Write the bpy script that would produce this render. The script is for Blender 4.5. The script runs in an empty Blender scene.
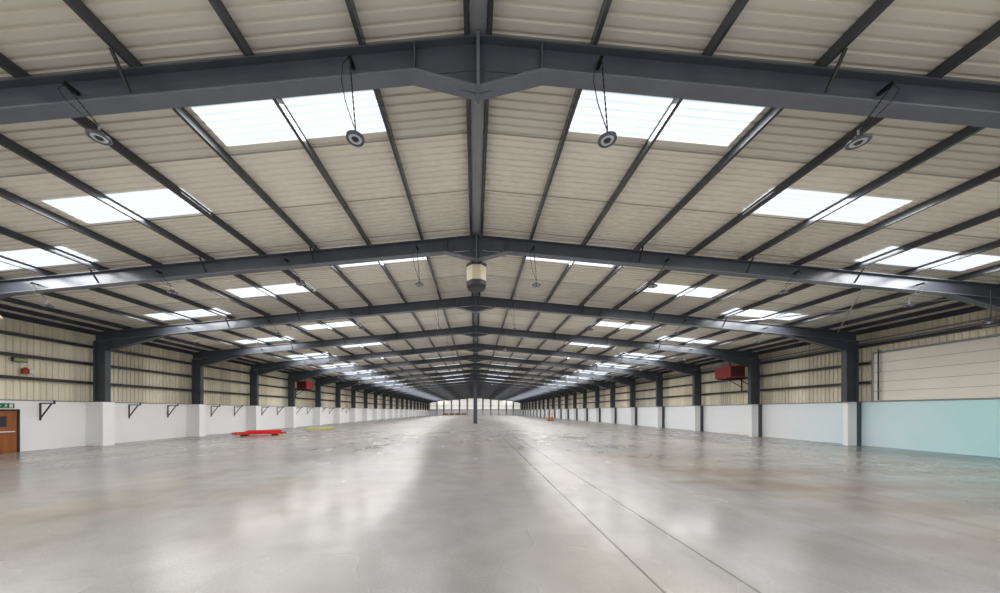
import bpy, bmesh, math, random
from mathutils import Vector
random.seed(4)
S = bpy.context.scene
COL = S.collection
PI = math.pi

# ---------------------------------------------------------------- helpers
class MB:
    def __init__(self): self.bm = bmesh.new()
    def prism(self, base, off):
        off = Vector(off)
        a = [self.bm.verts.new(Vector(p)) for p in base]
        b = [self.bm.verts.new(Vector(p) + off) for p in base]
        n = len(a)
        self.bm.faces.new(a[::-1]); self.bm.faces.new(b)
        for i in range(n):
            self.bm.faces.new((a[i], a[(i+1) % n], b[(i+1) % n], b[i]))
        return self
    def box(self, x0, x1, y0, y1, z0, z1):
        return self.prism([(x0,y0,z0),(x1,y0,z0),(x1,y1,z0),(x0,y1,z0)], (0,0,z1-z0))
    def xz(self, poly, y0, y1):
        return self.prism([(x, y0, z) for x, z in poly], (0, y1-y0, 0))
    def bar(self, p, q, w, h, up=(0,0,1)):
        p, q = Vector(p), Vector(q); d = (q-p).normalized(); up = Vector(up)
        if abs(d.dot(up)) > .98: up = Vector((1,0,0))
        s = d.cross(up).normalized()*w/2; t = s.cross(d).normalized()*h/2
        return self.prism([p-s-t, p+s-t, p+s+t, p-s+t], q-p)
    def tube(self, p, q, r, n=10):
        p, q = Vector(p), Vector(q); d = (q-p).normalized()
        up = Vector((0,0,1)) if abs(d.z) < .95 else Vector((1,0,0))
        s = d.cross(up).normalized(); t = s.cross(d)
        return self.prism([p + (s*math.cos(2*PI*i/n) + t*math.sin(2*PI*i/n))*r for i in range(n)], q-p)
    def wire(self, pts, r, n=6):
        for a, b in zip(pts, pts[1:]): self.tube(a, b, r, n)
        return self
    def lathe(self, prof, n=24, c=(0,0,0), rot=0.0):
        c = Vector(c); rings = []
        for r, z in prof:
            if r < 1e-5: rings.append([self.bm.verts.new(c + Vector((0,0,z)))])
            else: rings.append([self.bm.verts.new(c + Vector((r*math.cos(rot+2*PI*i/n), r*math.sin(rot+2*PI*i/n), z))) for i in range(n)])
        for a, b in zip(rings, rings[1:]):
            for i in range(n):
                j = (i+1) % n
                if len(a) == 1 and len(b) > 1: self.bm.faces.new((a[0], b[j], b[i]))
                elif len(b) == 1 and len(a) > 1: self.bm.faces.new((a[i], a[j], b[0]))
                elif len(a) > 1: self.bm.faces.new((a[i], a[j], b[j], b[i]))
        return self
    def sheet(self, rowA, rowB):
        a = [self.bm.verts.new(Vector(p)) for p in rowA]; b = [self.bm.verts.new(Vector(p)) for p in rowB]
        for i in range(len(a)-1): self.bm.faces.new((a[i], a[i+1], b[i+1], b[i]))
        return self
    def build(self, name, mat, parent=None, loc=(0,0,0), smooth=False, recalc=True):
        if recalc: bmesh.ops.recalc_face_normals(self.bm, faces=self.bm.faces[:])
        me = bpy.data.meshes.new(name); self.bm.to_mesh(me); self.bm.free()
        if smooth:
            for p in me.polygons: p.use_smooth = True
        me.materials.append(mat)
        o = bpy.data.objects.new(name, me); COL.objects.link(o); o.location = loc
        if parent: o.parent = parent
        return o

def tag(o, label=None, cat=None, group=None, kind=None):
    if label: o['label'] = label
    if cat: o['category'] = cat
    if group: o['group'] = group
    if kind: o['kind'] = kind
    return o
def thing(name, loc=(0,0,0), rz=0):
    o = bpy.data.objects.new(name, None); COL.objects.link(o); o.location = loc; o.rotation_euler = (0,0,rz)
    o.empty_display_size = .2
    return o
def kids(o): return [c for c in bpy.data.objects if c.parent == o]
def dup(o, loc, rz=None, skip=()):
    r = o.copy(); COL.objects.link(r); r.location = loc
    if rz is not None: r.rotation_euler = (0,0,rz)
    for ch in kids(o):
        if ch.name.split('.')[0] in skip: continue
        c = ch.copy(); COL.objects.link(c); c.parent = r
        for g in kids(ch):
            d = g.copy(); COL.objects.link(d); d.parent = c
    return r

def material(name, col, rough=.5, metal=0., var=.0, scale=3., bump=0., col2=None, emit=0., ecol=None, spec=.5, stretch=(1,1,1)):
    m = bpy.data.materials.new(name); m.use_nodes = True
    nt = m.node_tree; N, L = nt.nodes, nt.links
    b = N['Principled BSDF']
    b.inputs['Base Color'].default_value = (*col, 1); b.inputs['Roughness'].default_value = rough
    b.inputs['Metallic'].default_value = metal; b.inputs['Specular IOR Level'].default_value = spec
    tc = N.new('ShaderNodeTexCoord'); mp = N.new('ShaderNodeMapping'); mp.inputs['Scale'].default_value = stretch
    L.new(tc.outputs['Object'], mp.inputs[0])
    nz = N.new('ShaderNodeTexNoise'); nz.inputs['Scale'].default_value = scale; nz.inputs['Detail'].default_value = 4
    L.new(mp.outputs[0], nz.inputs['Vector'])
    c2 = col2 if col2 else tuple(c*(1-var) for c in col)
    c1 = col if col2 else tuple(min(1, c*(1+var)) for c in col)
    r = N.new('ShaderNodeValToRGB'); r.color_ramp.elements[0].position = .3; r.color_ramp.elements[1].position = .7
    r.color_ramp.elements[0].color = (*c2, 1); r.color_ramp.elements[1].color = (*c1, 1)
    L.new(nz.outputs['Fac'], r.inputs[0]); L.new(r.outputs[0], b.inputs['Base Color'])
    if bump:
        bp = N.new('ShaderNodeBump'); bp.inputs['Strength'].default_value = bump; bp.inputs['Distance'].default_value = .02
        L.new(nz.outputs['Fac'], bp.inputs['Height']); L.new(bp.outputs[0], b.inputs['Normal'])
    if emit:
        b.inputs['Emission Color'].default_value = (*(ecol or col), 1); b.inputs['Emission Strength'].default_value = emit
    return m

def sheeting(name, c1, c2, cell, rough=.42, lo=.82, hi=1.06):
    """coated metal sheets: soft noise plus a tone step from one sheet to the next"""
    st = (.25,.25,.25) if 'liner' in name else (1,.4,.15)
    m = material(name, c1, rough, col2=c2, scale=1.0, stretch=st)
    N, L = m.node_tree.nodes, m.node_tree.links; b = N['Principled BSDF']
    src = b.inputs['Base Color'].links[0].from_socket
    tc = N.new('ShaderNodeTexCoord'); mp = N.new('ShaderNodeMapping'); mp.inputs['Scale'].default_value = cell
    mp.inputs['Location'].default_value = (.31,.17,.0)
    L.new(tc.outputs['Object'], mp.inputs[0])
    fl_ = N.new('ShaderNodeVectorMath'); fl_.operation = 'FLOOR'; L.new(mp.outputs[0], fl_.inputs[0])
    wn_ = N.new('ShaderNodeTexWhiteNoise'); wn_.noise_dimensions = '3D'; L.new(fl_.outputs[0], wn_.inputs['Vector'])
    mr = N.new('ShaderNodeMapRange'); mr.inputs[3].default_value = lo; mr.inputs[4].default_value = hi; L.new(wn_.outputs['Value'], mr.inputs[0])
    x = N.new('ShaderNodeMix'); x.data_type = 'RGBA'; x.blend_type = 'MULTIPLY'; x.inputs[0].default_value = 1.
    L.new(src, x.inputs[6]); L.new(mr.outputs[0], x.inputs[7]); out = x.outputs[2]
    if 'liner' in name:
        # darker lap seam between one sheet and the next
        sp = N.new('ShaderNodeSeparateXYZ'); L.new(mp.outputs[0], sp.inputs[0])
        fr = N.new('ShaderNodeMath'); fr.operation = 'FRACT'; L.new(sp.outputs[1], fr.inputs[0])
        lt = N.new('ShaderNodeMath'); lt.operation = 'LESS_THAN'; lt.inputs[1].default_value = .025; L.new(fr.outputs[0], lt.inputs[0])
        k = N.new('ShaderNodeMath'); k.operation = 'MULTIPLY'; k.inputs[1].default_value = .7; L.new(lt.outputs[0], k.inputs[0])
        y = N.new('ShaderNodeMix'); y.data_type = 'RGBA'; y.inputs[7].default_value = (.18,.165,.14,1)
        L.new(k.outputs[0], y.inputs[0]); L.new(out, y.inputs[6]); out = y.outputs[2]
    L.new(out, b.inputs['Base Color'])
    return m

M = {}
M['steel']  = material('painted_steel', (.088,.098,.118), .30, var=.12, scale=1.2)
M['flange'] = material('painted_steel_lit', (.165,.178,.207), .24, var=.10, scale=1.2)  # lighter copy of the steel, light caught by flanges put in its colour
M['purlin'] = material('purlin_steel', (.070,.074,.084), .20, var=.2, scale=.8)
M['rail']   = material('sheeting_rail_steel', (.05,.05,.05), .4, var=.15, scale=.8)
M['liner']  = sheeting('liner_sheet', (.91,.865,.78), (.79,.745,.655), (0.,.4902,0.), lo=.84, hi=1.06)
M['clad']   = sheeting('cladding_sheet', (.92,.865,.71), (.70,.645,.51), (0.,.78,.0), lo=.70, hi=1.12)
M['white']  = material('painted_blockwork', (.95,.945,.93), .6, col2=(.88,.90,.925), scale=.25)
M['trim']   = material('grey_trim', (.35,.36,.38), .5, var=.05)
M['panel']  = material('smooth_panel', (.89,.845,.76), .4, var=.03, scale=.7)
M['seam']   = material('panel_seam_shade', (.52,.49,.43), .6, var=.03)
M['black']  = material('black_paint', (.02,.02,.022), .45, var=.1)
M['bracket'] = material('dark_bracket_paint', (.06,.06,.064), .45, var=.1)
M['dark']   = material('dark_grey_plastic', (.045,.045,.05), .4, var=.1)
M['cream']  = material('cream_metal', (.68,.61,.47), .45, var=.05)
M['red']    = material('red_paint', (.30,.028,.026), .45, var=.12)
M['redd']   = material('dull_red_trim', (.36,.035,.03), .45, var=.12)
M['redb']   = material('bright_red_paint', (.80,.035,.025), .4, var=.12)
M['chain']  = material('galvanised_steel', (.25,.25,.26), .4, metal=.6, var=.1)
M['rod']    = material('pale_steel_rod', (.42,.42,.42), .4, var=.1)
M['rim']    = material('blue_grey_rim', (.12,.135,.17), .3, var=.03)
M['glassy'] = material('lamp_lens', (.66,.68,.72), .25, var=.03)
M['wood']   = material('brown_door_timber', (.34,.12,.035), .45, var=.2, scale=4, stretch=(1,1,.1))
M['pine']   = material('pale_green_yellow_timber', (.52,.49,.22), .7, var=.2, scale=5)
M['bearer'] = material('dark_timber', (.05,.04,.03), .8, var=.2)
M['green']  = material('sign_green', (.01,.20,.09), .4, var=.02)
M['signw']  = material('sign_white', (.70,.72,.70), .4, var=.02)
M['orange'] = material('orange_plastic', (.60,.22,.05), .45, var=.08)
M['brown']  = material('muted_brown_board', (.36,.17,.06), .55, var=.1)
M['rubber'] = material('black_rubber', (.015,.015,.015), .8, var=.1)
M['farwin'] = material('daylit_panel', (.68,.67,.63), .4, var=.03, emit=.44, ecol=(1,.985,.94))
M['farwall'] = material('far_cladding', (.62,.59,.53), .5, var=.06, scale=.5)

def rooflight_mat():
    m = bpy.data.materials.new('translucent_rooflight'); m.use_nodes = True
    N, L = m.node_tree.nodes, m.node_tree.links; b = N['Principled BSDF']
    b.inputs['Base Color'].default_value = (.42,.48,.56,1); b.inputs['Roughness'].default_value = .35
    tc = N.new('ShaderNodeTexCoord'); w = N.new('ShaderNodeTexWave'); w.bands_direction = 'Y'; w.inputs['Scale'].default_value = 1.8
    w.inputs['Distortion'].default_value = .3
    L.new(tc.outputs['Object'], w.inputs[0])
    nz = N.new('ShaderNodeTexNoise'); nz.inputs['Scale'].default_value = .9; nz.inputs['Detail'].default_value = 2; L.new(tc.outputs['Object'], nz.inputs['Vector'])
    r = N.new('ShaderNodeValToRGB'); r.color_ramp.elements[0].color = (.60,.68,.79,1); r.color_ramp.elements[1].color = (.94,.97,1,1)
    r.color_ramp.elements[0].position = .0; r.color_ramp.elements[1].position = .65
    L.new(w.outputs['Fac'], r.inputs[0])
    mr = N.new('ShaderNodeMapRange'); mr.inputs[1].default_value = .3; mr.inputs[2].default_value = .7; mr.inputs[3].default_value = .88; mr.inputs[4].default_value = 1.05
    L.new(nz.outputs['Fac'], mr.inputs[0])
    x = N.new('ShaderNodeMix'); x.data_type = 'RGBA'; x.blend_type = 'MULTIPLY'; x.inputs[0].default_value = 1.
    L.new(r.outputs[0], x.inputs[6]); L.new(mr.outputs[0], x.inputs[7]); L.new(x.outputs[2], b.inputs['Emission Color'])
    b.inputs['Emission Strength'].default_value = .98
    m.cycles.emission_sampling = 'NONE'
    return m
M['roof'] = rooflight_mat()

def floor_mat():
    m = bpy.data.materials.new('worn_concrete'); m.use_nodes = True
    N, L = m.node_tree.nodes, m.node_tree.links; b = N['Principled BSDF']
    tc = N.new('ShaderNodeTexCoord'); P = tc.outputs['Object']
    def noise(scale, detail=2, rough=.45, mp=None):
        n = N.new('ShaderNodeTexNoise'); n.inputs['Scale'].default_value = scale; n.inputs['Detail'].default_value = detail
        n.inputs['Roughness'].default_value = rough
        if mp:
            q = N.new('ShaderNodeMapping'); q.inputs['Scale'].default_value = mp[0]; q.inputs['Location'].default_value = mp[1]
            L.new(P, q.inputs[0]); L.new(q.outputs[0], n.inputs['Vector'])
        else: L.new(P, n.inputs['Vector'])
        return n.outputs['Fac']
    def mapr(a, lo, hi, o0=0., o1=1.):
        n = N.new('ShaderNodeMapRange'); n.interpolation_type = 'SMOOTHSTEP'
        for i, v in enumerate((lo, hi, o0, o1)): n.inputs[i+1].default_value = v
        L.new(a, n.inputs[0]); return n.outputs[0]
    def mix(f, a, c, mode='MIX'):
        x = N.new('ShaderNodeMix'); x.data_type = 'RGBA'; x.blend_type = mode
        if isinstance(f, float): x.inputs[0].default_value = f
        else: L.new(f, x.inputs[0])
        for s, v in ((x.inputs[6], a), (x.inputs[7], c)):
            if isinstance(v, tuple): s.default_value = (*v, 1)
            else: L.new(v, s)
        return x.outputs[2]
    sep = N.new('ShaderNodeSeparateXYZ'); L.new(P, sep.inputs[0])
    X, Y = sep.outputs[0], sep.outputs[1]
    def op(o, a, v=None):
        n = N.new('ShaderNodeMath'); n.operation = o
        L.new(a, n.inputs[0])
        if v is not None:
            if isinstance(v, (int, float)): n.inputs[1].default_value = v
            else: L.new(v, n.inputs[1])
        return n.outputs[0]
    # broad cloudy tone
    c = mix(mapr(noise(.17, 2, .45, ((1,.45,1),(0,0,0))), .22, .78), (.255,.260,.270), (.395,.393,.388))
    c = mix(mapr(noise(.3, 2, .45, ((1,.5,1),(3,9,0))), .34, .8, 0, .6), c, (.36,.305,.24))
    zone = op('MULTIPLY', mapr(X, 2.5, 8.), op('MULTIPLY', mapr(Y, 2.5, 5.), mapr(Y, 20., 9.)))
    c = mix(op('MULTIPLY', zone, mapr(noise(.7, 2, .5, ((.3,1.1,1),(7,2,0))), .28, .74, 0, .72)), c, (.19,.145,.108))
    side = mapr(op('ABSOLUTE', X), 7., 19., .0, 1.)
    c = mix(op('MULTIPLY', side, mapr(noise(.45, 2, .5, ((1,.25,1),(1,8,0))), .25, .8, 0, .5)), c, (.175,.158,.142))
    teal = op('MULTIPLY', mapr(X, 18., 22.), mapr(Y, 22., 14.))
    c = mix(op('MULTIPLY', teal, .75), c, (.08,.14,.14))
    tyre = op('MULTIPLY', mapr(X, -3., 4.), mapr(noise(1., 2, .5, ((1.6,.07,1),(13,3,0))), .5, .8, 0, .48))
    c = mix(tyre, c, (.185,.17,.155))
    trk = op('MULTIPLY', mapr(op('ABSOLUTE', X), 3.4, .4), mapr(noise(.35, 2, .45, ((1,.25,1),(9,1,0))), .2, .8, .0, .4))
    c = mix(trk, c, (.23,.229,.227))
    c = mix(mapr(noise(.9, 2, .5, ((.6,1.,1),(21,4,0))), .47, .92, 0, .55), c, (.21,.195,.178))
    c = mix(1.0, c, mapr(noise(1.6, 2, .5), .2, .8, .92, 1.06), 'MULTIPLY')
    c = mix(1.0, c, mapr(noise(30, 2, .5), .2, .8, .92, 1.06), 'MULTIPLY')
    def line(axis, at, w): return op('LESS_THAN', op('ABSOLUTE', op('SUBTRACT', axis, at)), w)
    for at, w, k in ((2.03,.018,.85), (3.08,.018,.85), (-9.4,.012,.3), (13.,.012,.3)):
        c = mix(op('MULTIPLY', line(X, at, w), k), c, (.05,.04,.035))
    pm = op('PINGPONG', Y, 6.4)
    c = mix(op('MULTIPLY', op('LESS_THAN', pm, .015), .2), c, (.1,.09,.08))
    L.new(c, b.inputs['Base Color'])
    near = mapr(noise(.55, 2, .5, ((1,.6,1),(5,5,0))), .2, .8, .165, .285)
    edge = mapr(Y, 5.5, 3., 0., .06)
    farr = mapr(Y, 14., 45., 0., .12)
    L.new(op('ADD', op('ADD', near, edge), farr), b.inputs['Roughness'])
    b.inputs['Specular IOR Level'].default_value = .52
    return m
M['floor'] = floor_mat()

def right_white():
    m = material('blockwork_aqua_tint', (.72,.83,.84), .45, var=.03)
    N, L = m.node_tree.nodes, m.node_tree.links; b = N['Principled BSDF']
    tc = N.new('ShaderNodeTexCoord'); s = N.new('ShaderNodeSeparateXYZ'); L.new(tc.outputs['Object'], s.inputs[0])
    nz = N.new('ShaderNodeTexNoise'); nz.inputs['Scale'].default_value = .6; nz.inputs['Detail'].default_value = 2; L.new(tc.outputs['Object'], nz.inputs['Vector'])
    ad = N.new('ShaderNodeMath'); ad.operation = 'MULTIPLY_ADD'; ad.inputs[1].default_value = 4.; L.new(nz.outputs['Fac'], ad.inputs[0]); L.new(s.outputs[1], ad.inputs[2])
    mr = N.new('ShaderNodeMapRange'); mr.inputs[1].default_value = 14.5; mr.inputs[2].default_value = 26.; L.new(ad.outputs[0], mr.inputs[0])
    r = N.new('ShaderNodeValToRGB'); r.color_ramp.elements[0].color = (.58,.90,.92,1); r.color_ramp.elements[1].color = (.92,.94,.97,1)  # aqua tint at the near end, fading to white further along
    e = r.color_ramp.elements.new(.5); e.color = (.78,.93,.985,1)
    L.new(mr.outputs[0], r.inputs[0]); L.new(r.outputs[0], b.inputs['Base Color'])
    return m
M['whiter'] = right_white()

# ---------------------------------------------------------------- dimensions
Y0, SP, NF = 5.76, 6.4, 23
YB, YE = -3.0, Y0 + SP*NF            # 152.96
WX = 22.4                            # inner face of the block wall
RT = 8.66                            # top of rafter at the ridge
SL = .095
def rz(x): return RT - SL*abs(x)
def cz(x): return rz(x) + .215
FY = [Y0 + SP*k for k in range(NF)]
ORD = ['first','second','third','fourth','fifth','sixth','seventh','eighth','ninth','tenth','eleventh','twelfth','thirteenth',
 'fourteenth','fifteenth','sixteenth','seventeenth','eighteenth','nineteenth','twentieth','twenty-first','twenty-second','twenty-third','twenty-fourth']

# ---------------------------------------------------------------- setting
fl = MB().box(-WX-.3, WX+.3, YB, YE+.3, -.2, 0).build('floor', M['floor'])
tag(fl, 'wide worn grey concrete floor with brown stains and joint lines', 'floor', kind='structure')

def profile(a, b, p, pan, rise, d):
    out, y = [], a
    while y < b:
        out += [(y,0),(y+pan,0),(y+pan+rise,d),(y+p-rise,d)]; y += p
    out.append((b,0)); return out
pr = profile(YB, YE, .24, .14, .015, .04)
pc = profile(YB, YE, .204, .13, .01, .038)
c = MB()
for s in (-1, 1):
    c.sheet([(0, y, cz(0)+w) for y, w in pc], [(s*(WX+.25), y, cz(WX+.25)+w) for y, w in pc])
ce = c.build('ceiling', M['liner'])
tag(ce, 'pale ribbed metal roof lining sloping up to the central ridge', 'ceiling', kind='structure')

for side, s in (('left',-1),('right',1)):
    c = MB()
    ztop = cz(WX+.1)-.02
    c.sheet([(s*(WX+.08+w), y, 2.5) for y, w in pr], [(s*(WX+.08+w), y, ztop) for y, w in pr])
    w = c.build('wall_'+side, M['clad'])
    tag(w, f'long {side} wall of cream ribbed cladding above white painted blockwork', 'wall', kind='structure')
    MB().box(min(s*WX, s*(WX+.2)), max(s*WX, s*(WX+.2)), YB, YE, 0, 2.5).build('blockwork', M['white'] if s < 0 else M['whiter'], w)
    MB().box(min(s*(WX-.03), s*(WX+.07)), max(s*(WX-.03), s*(WX+.07)), YB, YE, 2.5, 2.56).build('capping', M['trim'], w)
    pm = None; ps = None
    hx, hy, px = (.5, .3, WX-.5) if s < 0 else (.26, .13, WX-.62)
    for y in FY[1:]:
        if pm is None:
            pm = MB().box(-hx, hx, -hy, hy, 0, 2.52).build('pier', M['white'], w); pm.location = (s*px, y, 0)
            if s > 0: ps = MB().box(-.18, .18, -.06, .06, 0, 2.5).build('pier_gap_filler', M['steel'], w); ps.location = (WX-.18, y, 0)  # dark sheet added to fill the gap between pier and wall
        else:
            q = pm.copy(); COL.objects.link(q); q.location = (s*px, y, 0)
            if ps: q = ps.copy(); COL.objects.link(q); q.location = (WX-.18, y, 0)
    if s > 0:
        for i in range(5):
            z0 = 2.58 + i*.528
            MB().box(WX-.02, WX+.04, 7.2, 17.9, z0, z0+.502).build('infill_panel', M['panel'], w)
            if i: MB().box(WX-.012, WX+.03, 7.2, 17.9, z0-.026, z0).build('panel_seam', M['seam'], w)
        MB().box(WX-.03, WX+.05, 17.9, 18.0, 2.56, 5.25).build('infill_frame', M['trim'], w)
        MB().box(WX-.03, WX+.05, 7.2, 18.0, 5.22, 5.30).build('infill_frame', M['trim'], w)

c = MB().prism([(-WX-.2, YE, 0),(WX+.2, YE, 0),(WX+.2, YE, cz(WX+.2)),(0, YE, cz(0)),(-WX-.2, YE, cz(WX+.2))], (0,.2,0))
wf = c.build('wall_far', M['farwall']); tag(wf, 'distant gable end wall closing the hall', 'wall', kind='structure')
MB().box(-WX, WX, YE-.1, YE, 0, 2.4).build('blockwork', M['white'], wf)
gx = [-22.,-18.3,-15.,-11.3,-7.5,-3.75,0,3.75,7.5,11.3,15.,18.3,22.]
for i, x in enumerate(gx[1:-1]):
    hw = .2 if i % 2 else .1
    MB().box(x-hw, x+hw, YE-.35, YE-.1, 0, rz(x)).build('gable_post', M['flange'], wf)
for z in (2.4, 4.5):
    MB().box(-WX, WX, YE-.16, YE-.1, z, z+.09).build('gable_rail', M['flange'], wf)
wn = 1
for a, b in zip(gx, gx[1:]):
    zt_ = min(rz(a), rz(b)) - .35
    o = MB().box(a+.4, b-.4, YE-.06, YE, 2.8, zt_).build(f'window_{wn}', M['farwin'])
    tag(o, f'pale daylit panel in the far end wall, {ORD[wn-1]} from the left', 'window', 'daylit panels in the far wall', 'structure'); wn += 1

# rooflights (each with the daylight it lets in); they lie on top of the purlins, just under the lining
rl, sun = {}, {}
def rooflight(xa, xb, s, y, label, wd=1.07, pw=44):
    global wn
    key = (xa, xb, s, wd)
    if key not in rl:
        pp, yy = [], 0
        while yy < wd-.1: pp += [(yy,0),(yy+.10,0),(yy+.125,.004),(yy+.15,.004)]; yy += .175
        pp.append((wd,0))
        c = MB(); zc = -SL*(xb-xa)
        c.sheet([(0, yy, w) for yy, w in pp], [(s*(xb-xa), yy, zc+w) for yy, w in pp])
        o = rl[key] = c.build('window', M['roof'])
    else:
        o = rl[key].copy(); COL.objects.link(o)
    o.name = f'window_{wn}'; wn += 1
    o.location = (s*xa, y, cz(xa)-.0075)
    tag(o, label, 'rooflight', 'translucent rooflights', 'structure')
    ln = xb-xa
    if (ln, wd, pw) not in sun:
        l = sun[(ln, wd, pw)] = bpy.data.lights.new('daylight', 'AREA'); l.shape = 'RECTANGLE'
        l.size = ln; l.size_y = wd-.07; l.energy = pw*ln; l.color = (1,.985,.965)
    lo = bpy.data.objects.new('daylight', sun[(ln, wd, pw)]); COL.objects.link(lo)
    lo.location = (s*(xa+xb)/2, y+wd/2, cz((xa+xb)/2)-.09); lo.rotation_euler = (0, s*math.atan(SL), 0)
for s in (-1, 1):
    sd = 'left' if s < 0 else 'right'
    for k in range(-1, NF):
        where = 'before the first frame' if k < 0 else f'behind the {ORD[k]} frame'
        y = Y0 + SP*k
        p_ = 46 if k < 5 else (36 if k < 20 else 18)
        rooflight(2.08, 5.96, s, y+.85, f'white translucent rooflight, inner row {sd} of ridge, {where}', .97, p_)
        rooflight(8.1, 11.9, s, y+2.93, f'white translucent rooflight, middle row {sd} of ridge, {where}', 1.07, p_)
        rooflight(13.95, 17.9, s, y+4.95, f'white translucent rooflight, outer row {sd} of ridge, {where}', 1.07, 40 if k < 5 else p_)
    for k in range(4, NF):  # extra glowing panels, added to draw bright strips along the far slopes
        rooflight(13.95, 18.6, s, FY[k]+.18, f'added wide white rooflight close behind the {ORD[k]} frame, {sd} of ridge', 2.3, 16 if k < 20 else 7)

# ---------------------------------------------------------------- portal frames
DP, FW, FT = .52, .27, .03
XC0, XC1 = 21.45, 22.15       # column inner / outer face
PX = [2.03*k for k in range(1, 11)]
pf = thing('portal_frame', (0, FY[0], 0))
XH = 1.12                     # half width of the apex haunch
for s in (-1, 1):
    P = lambda x, z: (s*x, z)
    r = MB()
    r.xz([P(.03, rz(0)-.02), P(XC1, rz(XC1)-.02), P(XC1, rz(XC1)-DP+.02), P(.03, rz(0)-DP+.02)], -.012, .012)
    r.xz([P(.03, rz(0)), P(XC1, rz(XC1)), P(XC1, rz(XC1)-FT), P(.03, rz(0)-FT)], -FW/2, FW/2)
    r = r.build('rafter', M['steel'], pf)
    MB().xz([P(XH, rz(XH)-DP+FT), P(XC1, rz(XC1)-DP+FT), P(XC1, rz(XC1)-DP), P(XH, rz(XH)-DP)], -FW/2, FW/2).build('bottom_flange', M['flange'], pf)
    h = MB(); xa, xb = 18.0, XC0; zb = rz(xb)-DP-.62
    h.xz([P(xa, rz(xa)-DP), P(xb, rz(xb)-DP), P(xb, zb)], -.012, .012)
    h.xz([P(xa, rz(xa)-DP), P(xb, zb+.03), P(xb, zb), P(xa-.1, rz(xa)-DP)], -FW/2, FW/2)
    h.build('haunch', M['steel'], pf)
    q = MB(); zt = rz(XC1)-DP
    xs = sorted((s*XC0, s*XC1))
    q.box(xs[0]+.02, xs[1]-.02, -.012, .012, 2.52, zt)
    for xx in (XC0, XC1-FT):
        e = sorted((s*xx, s*(xx+FT))); q.box(e[0], e[1], -FW/2-.01, FW/2+.01, 2.52, zt)
    q.box(xs[0]-.04, xs[1]+.04, -.2, .2, 2.52, 2.55)
    q.build('column', M['steel'], pf)
a = MB(); ZA = 7.74
a.xz([(-XH, rz(XH)-DP), (0, rz(0)-DP), (XH, rz(XH)-DP), (.06, ZA), (-.06, ZA)], -.012, .012)
for s in (-1, 1):
    a.box(min(s*XH, s*(XH+.025)), max(s*XH, s*(XH+.025)), -FW/2+.01, FW/2-.01, rz(XH)-DP+FT, rz(XH)-FT)
a.build('apex_haunch', M['steel'], pf)
a = MB()
for s in (-1, 1):
    a.xz([(s*(XH+.08), rz(XH+.08)-DP+.002), (s*XH, rz(XH)-DP+FT), (s*.03, ZA+.035), (s*.03, ZA)], -FW/2, FW/2)
a.build('haunch_flange', M['flange'], pf)
MB().box(-.028, .028, -.155, .155, ZA-.03, RT+.04).build('apex_plate', M['flange'], pf)
for s in (-1, 1):
    for k in (2, 4, 6):
        x = PX[k]
        MB().bar((s*(x+.03), -.16, rz(x)-DP+.04), (s*(x+.03), -.46, rz(x)-.04), .05, .03).build('fly_brace', M['black'], pf)
for k, y in enumerate(FY):
    o = pf if k == 0 else dup(pf, (0, y, 0))
    tag(o, f'{ORD[k]} blue-grey steel portal frame spanning the hall, counted from the camera', 'steel frame', 'steel portal frames')

# purlins
def purlin(x, s, label):
    w, h, t = .075, .2, .02
    p = [(0,0),(w,0),(w,t),(t,t),(t,h-t),(w,h-t),(w,h),(0,h)]
    o = MB().xz([(s*a_, b_) for a_, b_ in p], 0, YE-YB-.1).build('purlin', M['purlin'], loc=(s*x, YB, rz(x)+.003))
    tag(o, label, 'purlin', 'roof purlins')
for s, sd in ((-1,'left'),(1,'right')):
    for k, x in enumerate(PX):
        purlin(x, s, f'long dark steel roof purlin, {ORD[k]} to the {sd} of the ridge pair')
    purlin(21.4, s, f'long dark steel roof purlin nearest the top of the {sd} wall')
    purlin(.17, s, f'{sd} one of the two dark purlins close together along the ridge')
o = MB().prism([(-.15,0,.06),(.15,0,.06),(.15,0,.1),(0,0,.13),(-.15,0,.1)], (0, YE-YB-.1, 0)).build('ridge_flashing', M['trim'], loc=(0, YB, RT+.05))
tag(o, 'long grey folded ridge strip between the two ridge purlins', 'ridge strip')
for s, sd in ((-1,'left'),(1,'right')):
    o = MB().box(-.05, .05, 0, YE-YB-.1, 0, .26).build('eaves_beam', M['purlin'], loc=(s*(WX-.12), YB, rz(WX)-.1))
    tag(o, f'dark steel eaves beam along the top of the {sd} wall', 'beam')
    for z, nm in ((3.55,'lowest'),(4.65,'middle'),(5.65,'highest')):
        ya = YB if (s < 0 or z > 5.3) else 18.05
        o = MB().prism([(0,0,0),(s*.16,0,0),(s*.16,0,.02),(s*.02,0,.02),(s*.02,0,.13),(s*.16,0,.13),(s*.16,0,.15),(0,0,.15)], (0, YE-ya-.1, 0)).build('sheeting_rail', M['rail'], loc=(s*(WX-.1), ya, z))
        tag(o, f'{nm} dark steel sheeting rail running along the {sd} wall cladding', 'rail')
for z, nm in ((5.85,'lower'),(6.02,'upper')):
    o = MB().tube((0,0,0),(0,60,0),.035,8).build('service_pipe', M['chain'], loc=(WX-.19, YB, z))
    tag(o, f'{nm} of two thin grey pipes running just below the right eaves', 'pipe')
# pale diagonal bracing rods under the right-hand purlins, between second and third frame
for i, (xa, xb) in enumerate(((20.8, 15.2), (15.2, 20.8))):
    dz = -.07 - i*.09
    ya, yb = FY[1]+.25, FY[2]-.25
    o = MB().tube((0,0,0), (xb-xa, yb-ya, rz(xb)-rz(xa)), .025, 8).build('bracing_rod', M['rod'], loc=(xa, ya, rz(xa)+dz))
    tag(o, f'pale diagonal bracing rod under right roof, {("upper","lower")[i]} of the crossing pair behind the second frame', 'rod', 'diagonal roof rods')

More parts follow.
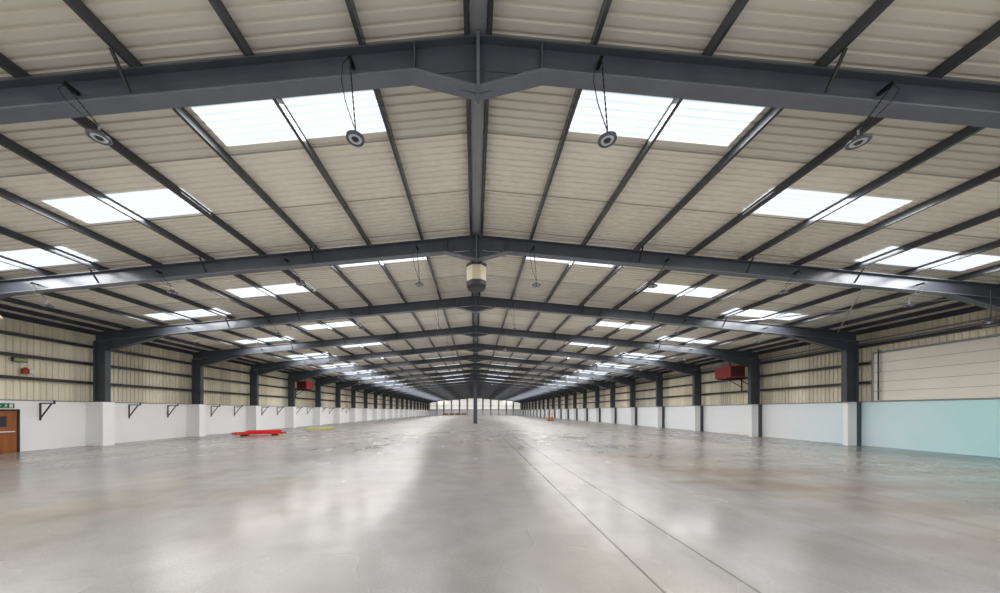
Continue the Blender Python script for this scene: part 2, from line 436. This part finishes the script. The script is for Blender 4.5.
# central internal post
t = thing('support_post', (0, FY[7], 0))
q = MB(); q.box(-.3,.3,-.012,.012,.03,7.70)
for x in (-.3,.27): q.box(x,x+.03,-.25,.25,.03,7.70)
q.build('shaft', M['steel'], t); MB().box(-.4,.4,-.4,.4,0,.03).build('base_plate', M['steel'], t)
tag(t, 'single grey steel post standing mid floor under the ridge', 'post')

# ---------------------------------------------------------------- high bay lamps
def lampproto():
    t = thing('hanging_lamp')
    MB().lathe([(.0,.085),(.055,.085),(.065,.04),(.105,.033),(.155,.008),(.155,-.016),(.138,-.02),(.135,-.012),(.0,-.012)], 28).build('housing', M['dark'], t)
    MB().lathe([(.1545,-.0165),(.148,-.030),(.122,-.030),(.118,-.0125)], 28).build('rim', M['rim'], t, smooth=True)
    MB().lathe([(.114,-.0125),(.108,-.024),(.066,-.028),(.058,-.0125)], 28).build('lens_ring', M['glassy'], t, smooth=True)
    MB().lathe([(.05,-.0125),(.04,-.04),(0,-.045)], 20).build('driver_cap', M['dark'], t, smooth=True)
    MB().tube((0,0,.085),(0,0,.2),.016,8).build('hook', M['chain'], t)
    return t
lp = lampproto(); used = False
def hanger(t, top, dx):
    """chain up to a hook arm that sits over the bottom flange of the rafter, plus a slack looped cable"""
    c = MB(); A = Vector((0,0,.19)); B = Vector((dx,0,top)); n = max(4, int((B-A).length/.05))
    for i in range(n):
        p = A.lerp(B, i/n); q = A.lerp(B, (i+.85)/n)
        c.tube(p, q, .009 if i % 2 else .014, 5)
    c.build('chain', M['black'], t)
    sg = 1 if dx >= 0 else -1
    pts = [(0.03,0,.08),(.06*sg+.04,0,.2),(.14*sg+dx*.3,0,top*.45),(.17*sg+dx*.7,0,top*.72),(.12*sg+dx,0,top*.93),(dx+.02*sg,0,top)]
    MB().wire(pts, .008, 6).build('cable', M['black'], t)
    MB().box(dx-.03, dx+.03, -.03, .195, top, top+.05).build('hook_arm', M['black'], t)
cols = [(-16.1,5.95,'fourth left'),(-11.4,6.45,'third left'),(-6.6,6.77,'second left'),(-2.14,6.75,'first left'),(2.25,6.73,'first right'),(6.62,6.69,'second right'),(11.5,6.45,'third right'),(16.2,5.95,'fourth right')]
for r in range(7):
    for x, z, nm in cols:
        if r == 0 and abs(x) > 9: continue
        loc = (x, FY[r]-.215, z)
        if used: o = dup(lp, loc, None, ('chain','cable','hook_arm'))
        else: o = lp; used = True; o.location = loc
        o.name = 'hanging_lamp'
        top = rz(x)-DP-z+.25
        dx = (-.6 if x < 0 else .6) if abs(x) > 5 else -.1
        hanger(o, top - SL*abs(dx) - .02, dx)
        tag(o, f'round dark high bay lamp below the {ORD[r]} roof frame, {nm} of the ridge', 'lamp', 'hanging high bay lamps')
for x, z, mt, lb in ((-18.05, 5.5, 'cream', 'single pale flood lamp hung low at the left end of the second frame'),
                 (19.15, 5.25, 'dark', 'single dark flood lamp hung low at the right end of the second frame')):
    t = thing('flood_lamp', (x, FY[1]-.30, z))
    MB().lathe([(0,.16),(.12,.15),(.22,.06),(.24,-.02),(.20,-.05),(.0,-.05)], 24).build('shade', M[mt], t)
    MB().lathe([(.18,-.052),(.12,-.08),(0,-.09)], 20).build('lens', M['signw' if mt == 'cream' else 'rim'], t, smooth=True)
    MB().tube((0,0,.15),(0,0,rz(x)-DP-z+.2),.02,8).build('drop_rod', M['black'], t)
    tag(t, lb, 'lamp')

# ---------------------------------------------------------------- fan unit under the ridge
t = thing('fan_unit', (0, 12.75, 6.85))
MB().lathe([(.30,.26),(.41,.30),(.42,.90),(.38,.95),(0,.95)], 8, rot=PI/8).build('drum', M['cream'], t)
MB().lathe([(.0,0),(.32,0),(.40,.12),(.43,.27),(.30,.27)], 8, rot=PI/8).build('outlet_skirt', M['dark'], t)
MB().lathe([(.0,1.08),(.2,1.08),(.41,.98),(.44,.90),(.425,.85)], 8, rot=PI/8).build('top_cover', M['dark'], t)
for i in range(3):
    an = i*2*PI/3+.5
    MB().tube((.25*math.cos(an),.25*math.sin(an),1.0),(.08*math.cos(an),.08*math.sin(an),1.84),.012,6).build('hanging_rod', M['black'], t)
tag(t, 'cream octagonal drum fan with dark rims hanging below the ridge', 'fan')

# ---------------------------------------------------------------- red heaters
def heater(s, y):
    t = thing('unit_heater', (s*20.8, y, 4.68))
    MB().box(-.6,.6,0,1.6,0,.92).build('casing', M['red'], t)
    g = MB()
    for i in range(6): g.prism([(-.5,-.005,.12+i*.122),(.5,-.005,.12+i*.122),(.5,-.07,.17+i*.122),(-.5,-.07,.17+i*.122)], (0,0,.025))
    g.build('louvre_grille', M['dark'], t)
    g = MB()
    for i in range(6):
        xx = sorted((-s*.605, -s*.65)); g.box(xx[0], xx[1], .2, 1.4, .14+i*.12, .18+i*.12)
    g.build('side_louvre', M['redd'], t)
    f = MB()
    f.box(-.56,.56,-.03,0,.04,.09); f.box(-.56,.56,-.03,0,.83,.88); f.box(-.56,-.51,-.03,0,.04,.88); f.box(.51,.56,-.03,0,.04,.88)
    f.build('grille_frame', M['redd'], t)
    for yy in (.3, 1.3):
        b = MB(); b.box(min(-s*.6, s*1.45), max(-s*.6, s*1.45), yy-.04, yy+.04, -.08, 0)
        b.bar((s*1.42,yy,-.7),(s*.3,yy,-.06),.05,.05); b.box(min(s*1.40,s*1.46), max(s*1.40,s*1.46), yy-.04, yy+.04, -1.0, .12); b.build('wall_arm', M['black'], t)
    MB().tube((0,.8,.92),(0,.8,cz(20.8)-4.68-.02),.08,14).build('flue', M['chain'], t)
    return t
tag(heater(1, 25.3), 'dark red box heater on wall arms high on the right wall', 'heater', 'red wall heaters')
tag(heater(-1, 38.1), 'dark red box heater on wall arms high on the left wall', 'heater', 'red wall heaters')

# ---------------------------------------------------------------- left wall fittings
d = MB().box(-WX, -WX+.05, 14.55, 15.5, 0.01, 2.0).build('door_1', M['wood'])
tag(d, 'brown timber fire door in the white left wall', 'door', kind='structure')
f = MB(); f.box(-WX, -WX+.08, 14.47, 14.55, 0, 2.08); f.box(-WX, -WX+.08, 15.5, 15.58, 0, 2.08); f.box(-WX, -WX+.08, 14.47, 15.58, 2.0, 2.08)
f.build('door_frame', M['bearer'], d)
MB().box(-WX+.05,-WX+.11,14.65,15.4,.98,1.04).build('push_bar', M['signw'], d)
MB().box(-WX+.05,-WX+.06,14.9,15.15,1.25,1.75).build('vision_panel', M['dark'], d)
t = thing('exit_sign', (-WX, 15.08, 2.14))
K = .82
MB().box(0,.03,-.42*K,.42*K,0,.28*K).build('plate', M['green'], t)
g = MB()
def yz(poly): g.prism([(.031, y_*K, z_*K) for y_, z_ in poly], (.004,0,0))
yz([(-.34,.16),(-.2,.16),(-.2,.22),(-.1,.14),(-.2,.06),(-.2,.12),(-.34,.12)])
yz([(.22,.03),(.36,.03),(.36,.25),(.22,.25)])
yz([(.07,.2),(.11,.2),(.11,.245),(.07,.245)]); yz([(.03,.19),(.11,.19),(.09,.11),(.04,.11)])
yz([(.04,.11),(.07,.11),(.02,.03),(-.02,.03)]); yz([(.06,.11),(.09,.11),(.14,.05),(.11,.03)]); yz([(.1,.19),(.17,.15),(.17,.13),(.1,.16)])
g.build('pictogram', M['signw'], t)
tag(t, 'green exit sign with white running figure above the brown door', 'sign')
t = thing('exit_light', (-WX-.02, 15.6, 4.4))
MB().box(0,.1,-.25,.25,0,.2).build('housing', M['dark'], t); MB().box(.1,.112,-.22,.22,.03,.17).build('lit_face', material('yellow_green_face', (.32,.42,.18), .4, var=.05), t)
tag(t, 'small yellow-green exit light box on the cladding above the fire door', 'sign')
t = thing('alarm_box', (-WX-.02, 15.9, 3.86))
MB().box(0,.12,-.22,.0,0,.24).build('housing', M['redd'], t); MB().box(0,.09,.03,.24,.02,.22).build('control_panel', M['signw'], t)
MB().lathe([(.07,0),(.065,.05),(0,.06)],16).build('sounder_dome', M['redd'], t, loc=(.08,-.11,.24))
tag(t, 'red alarm box with white control panel on the left wall cladding', 'alarm')

def bracket():
    t = thing('wall_bracket')
    MB().box(0,.025,-.035,.035,-.9,.0).build('wall_plate', M['bracket'], t)
    MB().box(.025,.75,-.035,.035,-.06,0).build('arm', M['bracket'], t)
    MB().bar((.025,0,-.78),(.58,0,-.055),.045,.045).build('strut', M['bracket'], t)
    MB().box(.715,.75,-.035,.035,0,.13).build('end_stop', M['bracket'], t)
    return t
b0 = None; n = 0
for k in range(1, 8):
    for o_ in (2.0, 4.6):
        y = FY[k] + o_
        if y < 15.7: continue
        if k == 1: y -= .4
        if b0 is None: o = b0 = bracket(); o.location = (-WX, y, 2.42)
        else: o = dup(b0, (-WX, y, 2.42))
        tag(o, f'thin black triangular bracket on the white left wall, {ORD[n]} from the fire door', 'bracket', 'black wall brackets'); n += 1

t = thing('conduit', (WX-.16, 17.6, 2.6))
MB().tube((0,0,0),(0,0,2.8),.03,10).build('pipe', M['dark'], t)
for z in (.5,1.6,2.7): MB().box(-.045,.11,-.04,.04,z,z+.05).build('pipe_clip', M['trim'], t)
tag(t, 'thin dark vertical conduit beside the smooth cream panel on right wall', 'pipe')

# ---------------------------------------------------------------- long low red stack on the floor (left)
ang = math.radians(22)
cx_, cy_ = -17.75, 26.2
def at(u, v, z): return (cx_+u*math.cos(ang)-v*math.sin(ang), cy_+u*math.sin(ang)+v*math.cos(ang), z)
def beam_obj():
    t = thing('racking_beam')
    b = MB(); b.box(-1.6,1.6,-.05,.05,0,.12); b.box(-1.6,1.6,-.05,-.02,.12,.14); b.build('rail', M['redb'], t)
    for s in (-1,1): MB().box(min(s*1.6,s*1.63),max(s*1.6,s*1.63),-.07,.07,-.0,.17).build('end_connector', M['red'], t)
    return t
bp = None
for i, off in enumerate((-1.05, 1.05)):
    o = MB().box(-.1,.1,-.75,.75,0,.12).build('timber_bearer', M['bearer'], loc=at(off,0,0)); o.rotation_euler = (0,0,ang)
    tag(o, f'dark timber bearer under the {"near" if i==0 else "far"} end of the red beams', 'timber', 'bearers under red beams')
for i, (v, u, da) in enumerate([(-.6,.1,.0),(-.2,-.2,.02),(.2,.2,-.02),(.6,-.2,.0)]):
    loc = at(u, v, .12)
    if bp is None: o = bp = beam_obj(); o.location = loc; o.rotation_euler = (0,0,ang+da)
    else: o = dup(bp, loc, ang+da)
    tag(o, f'bright red steel racking beam on timber bearers, {ORD[i]} from the front', 'beam', 'red racking beams on floor')
t = thing('racking_frame', at(.3,.05,.295), ang+.05)
for y in (-.42,.42): MB().box(-1.2,1.2,y-.05,y+.05,0,.11).build('upright', M['redb'], t)
xs_ = [-1.15,-.69,-.23,.23,.69,1.15]
for i in range(5):
    sg = 1 if i % 2 else -1
    MB().bar((xs_[i], -.37*sg, .055),(xs_[i+1], .37*sg, .055),.05,.05).build('lattice_brace', M['red'], t)
tag(t, 'red ladder-like racking frame lying on top of the red beams', 'racking frame')

# pale planks beyond it
for i in range(6):
    lay = 0 if i < 4 else 1; v = (-.75,-.25,.25,.75,-.4,.45)[i]
    o = MB().box(-1.3,1.3,-.17,.17,0,.11).build('plank', M['pine'], loc=(-16.9 - v*math.sin(.3)+.1*lay, 34.5 + v*math.cos(.3), .112*lay)); o.rotation_euler = (0,0,.3)
    tag(o, f'dull green-yellow plank lying on the floor, {("nearest bottom","second bottom","third bottom","farthest bottom","near top","far top")[i]} one of its pile', 'plank', 'timber planks on floor')

# small orange scissor lift
t = thing('scissor_lift', (14.9, 63., 0))
MB().box(-.4,.4,-.8,.8,.15,.5).build('chassis', M['orange'], t)
for sx in (-1,1):
    for sy in (-.55,.55): MB().tube((sx*.3,sy,.16),(sx*.44,sy,.16),.16,14).build('wheel', M['rubber'], t)
c = MB()
for x in (-.3,.3):
    c.bar((x,-.6,.5),(x,.6,.75),.05,.07); c.bar((x,.6,.5),(x,-.6,.75),.05,.07)
c.build('scissor_arms', M['dark'], t)
MB().box(-.4,.4,-.8,.8,.75,.82).build('platform', M['orange'], t)
c = MB()
for x in (-.38,.38):
    for y in (-.78,0,.78): c.tube((x,y,.82),(x,y,1.75),.025,6)
    for z in (1.3,1.75): c.tube((x,-.78,z),(x,.78,z),.025,6)
for y in (-.78,.78):
    for z in (1.3,1.75): c.tube((-.38,y,z),(.38,y,z),.025,6)
c.build('guard_rail', M['orange'], t)
tag(t, 'small orange scissor lift parked far off on the right', 'scissor lift')

def barrier():
    t = thing('safety_barrier')
    MB().box(-1.2,1.2,-.04,.04,.2,.95).build('board', M['brown'], t)
    for x in (-1,1): MB().box(x-.08,x+.08,-.3,.3,0,.2).build('foot', M['rubber'], t)
    return t
b0 = None
for i in range(4):
    loc = (-14+i*2.9, 150.5, 0)
    if b0 is None: o = b0 = barrier(); o.location = loc
    else: o = dup(b0, loc)
    tag(o, f'low orange-brown barrier standing before the far end wall, {ORD[i]} from the left', 'barrier', 'low barriers at far end')

# ---------------------------------------------------------------- world, camera
w = bpy.data.worlds.new('World'); S.world = w; w.use_nodes = True
bg = w.node_tree.nodes['Background']; bg.inputs[0].default_value = (1,.99,.975,1); bg.inputs[1].default_value = .95

cam = bpy.data.cameras.new('Camera'); co = bpy.data.objects.new('Camera', cam); COL.objects.link(co)
co.location = (-.055, 0, 2.0); co.rotation_euler = (PI/2, 0, 0)
cam.sensor_width = 36; cam.lens = 36*.3184
cam.shift_x = .025; cam.shift_y = .1145; cam.clip_end = 500; cam.clip_start = .05
S.camera = co
S.view_settings.view_transform = 'Standard'
S.view_settings.exposure = 0.18
S.view_settings.gamma = 0.90
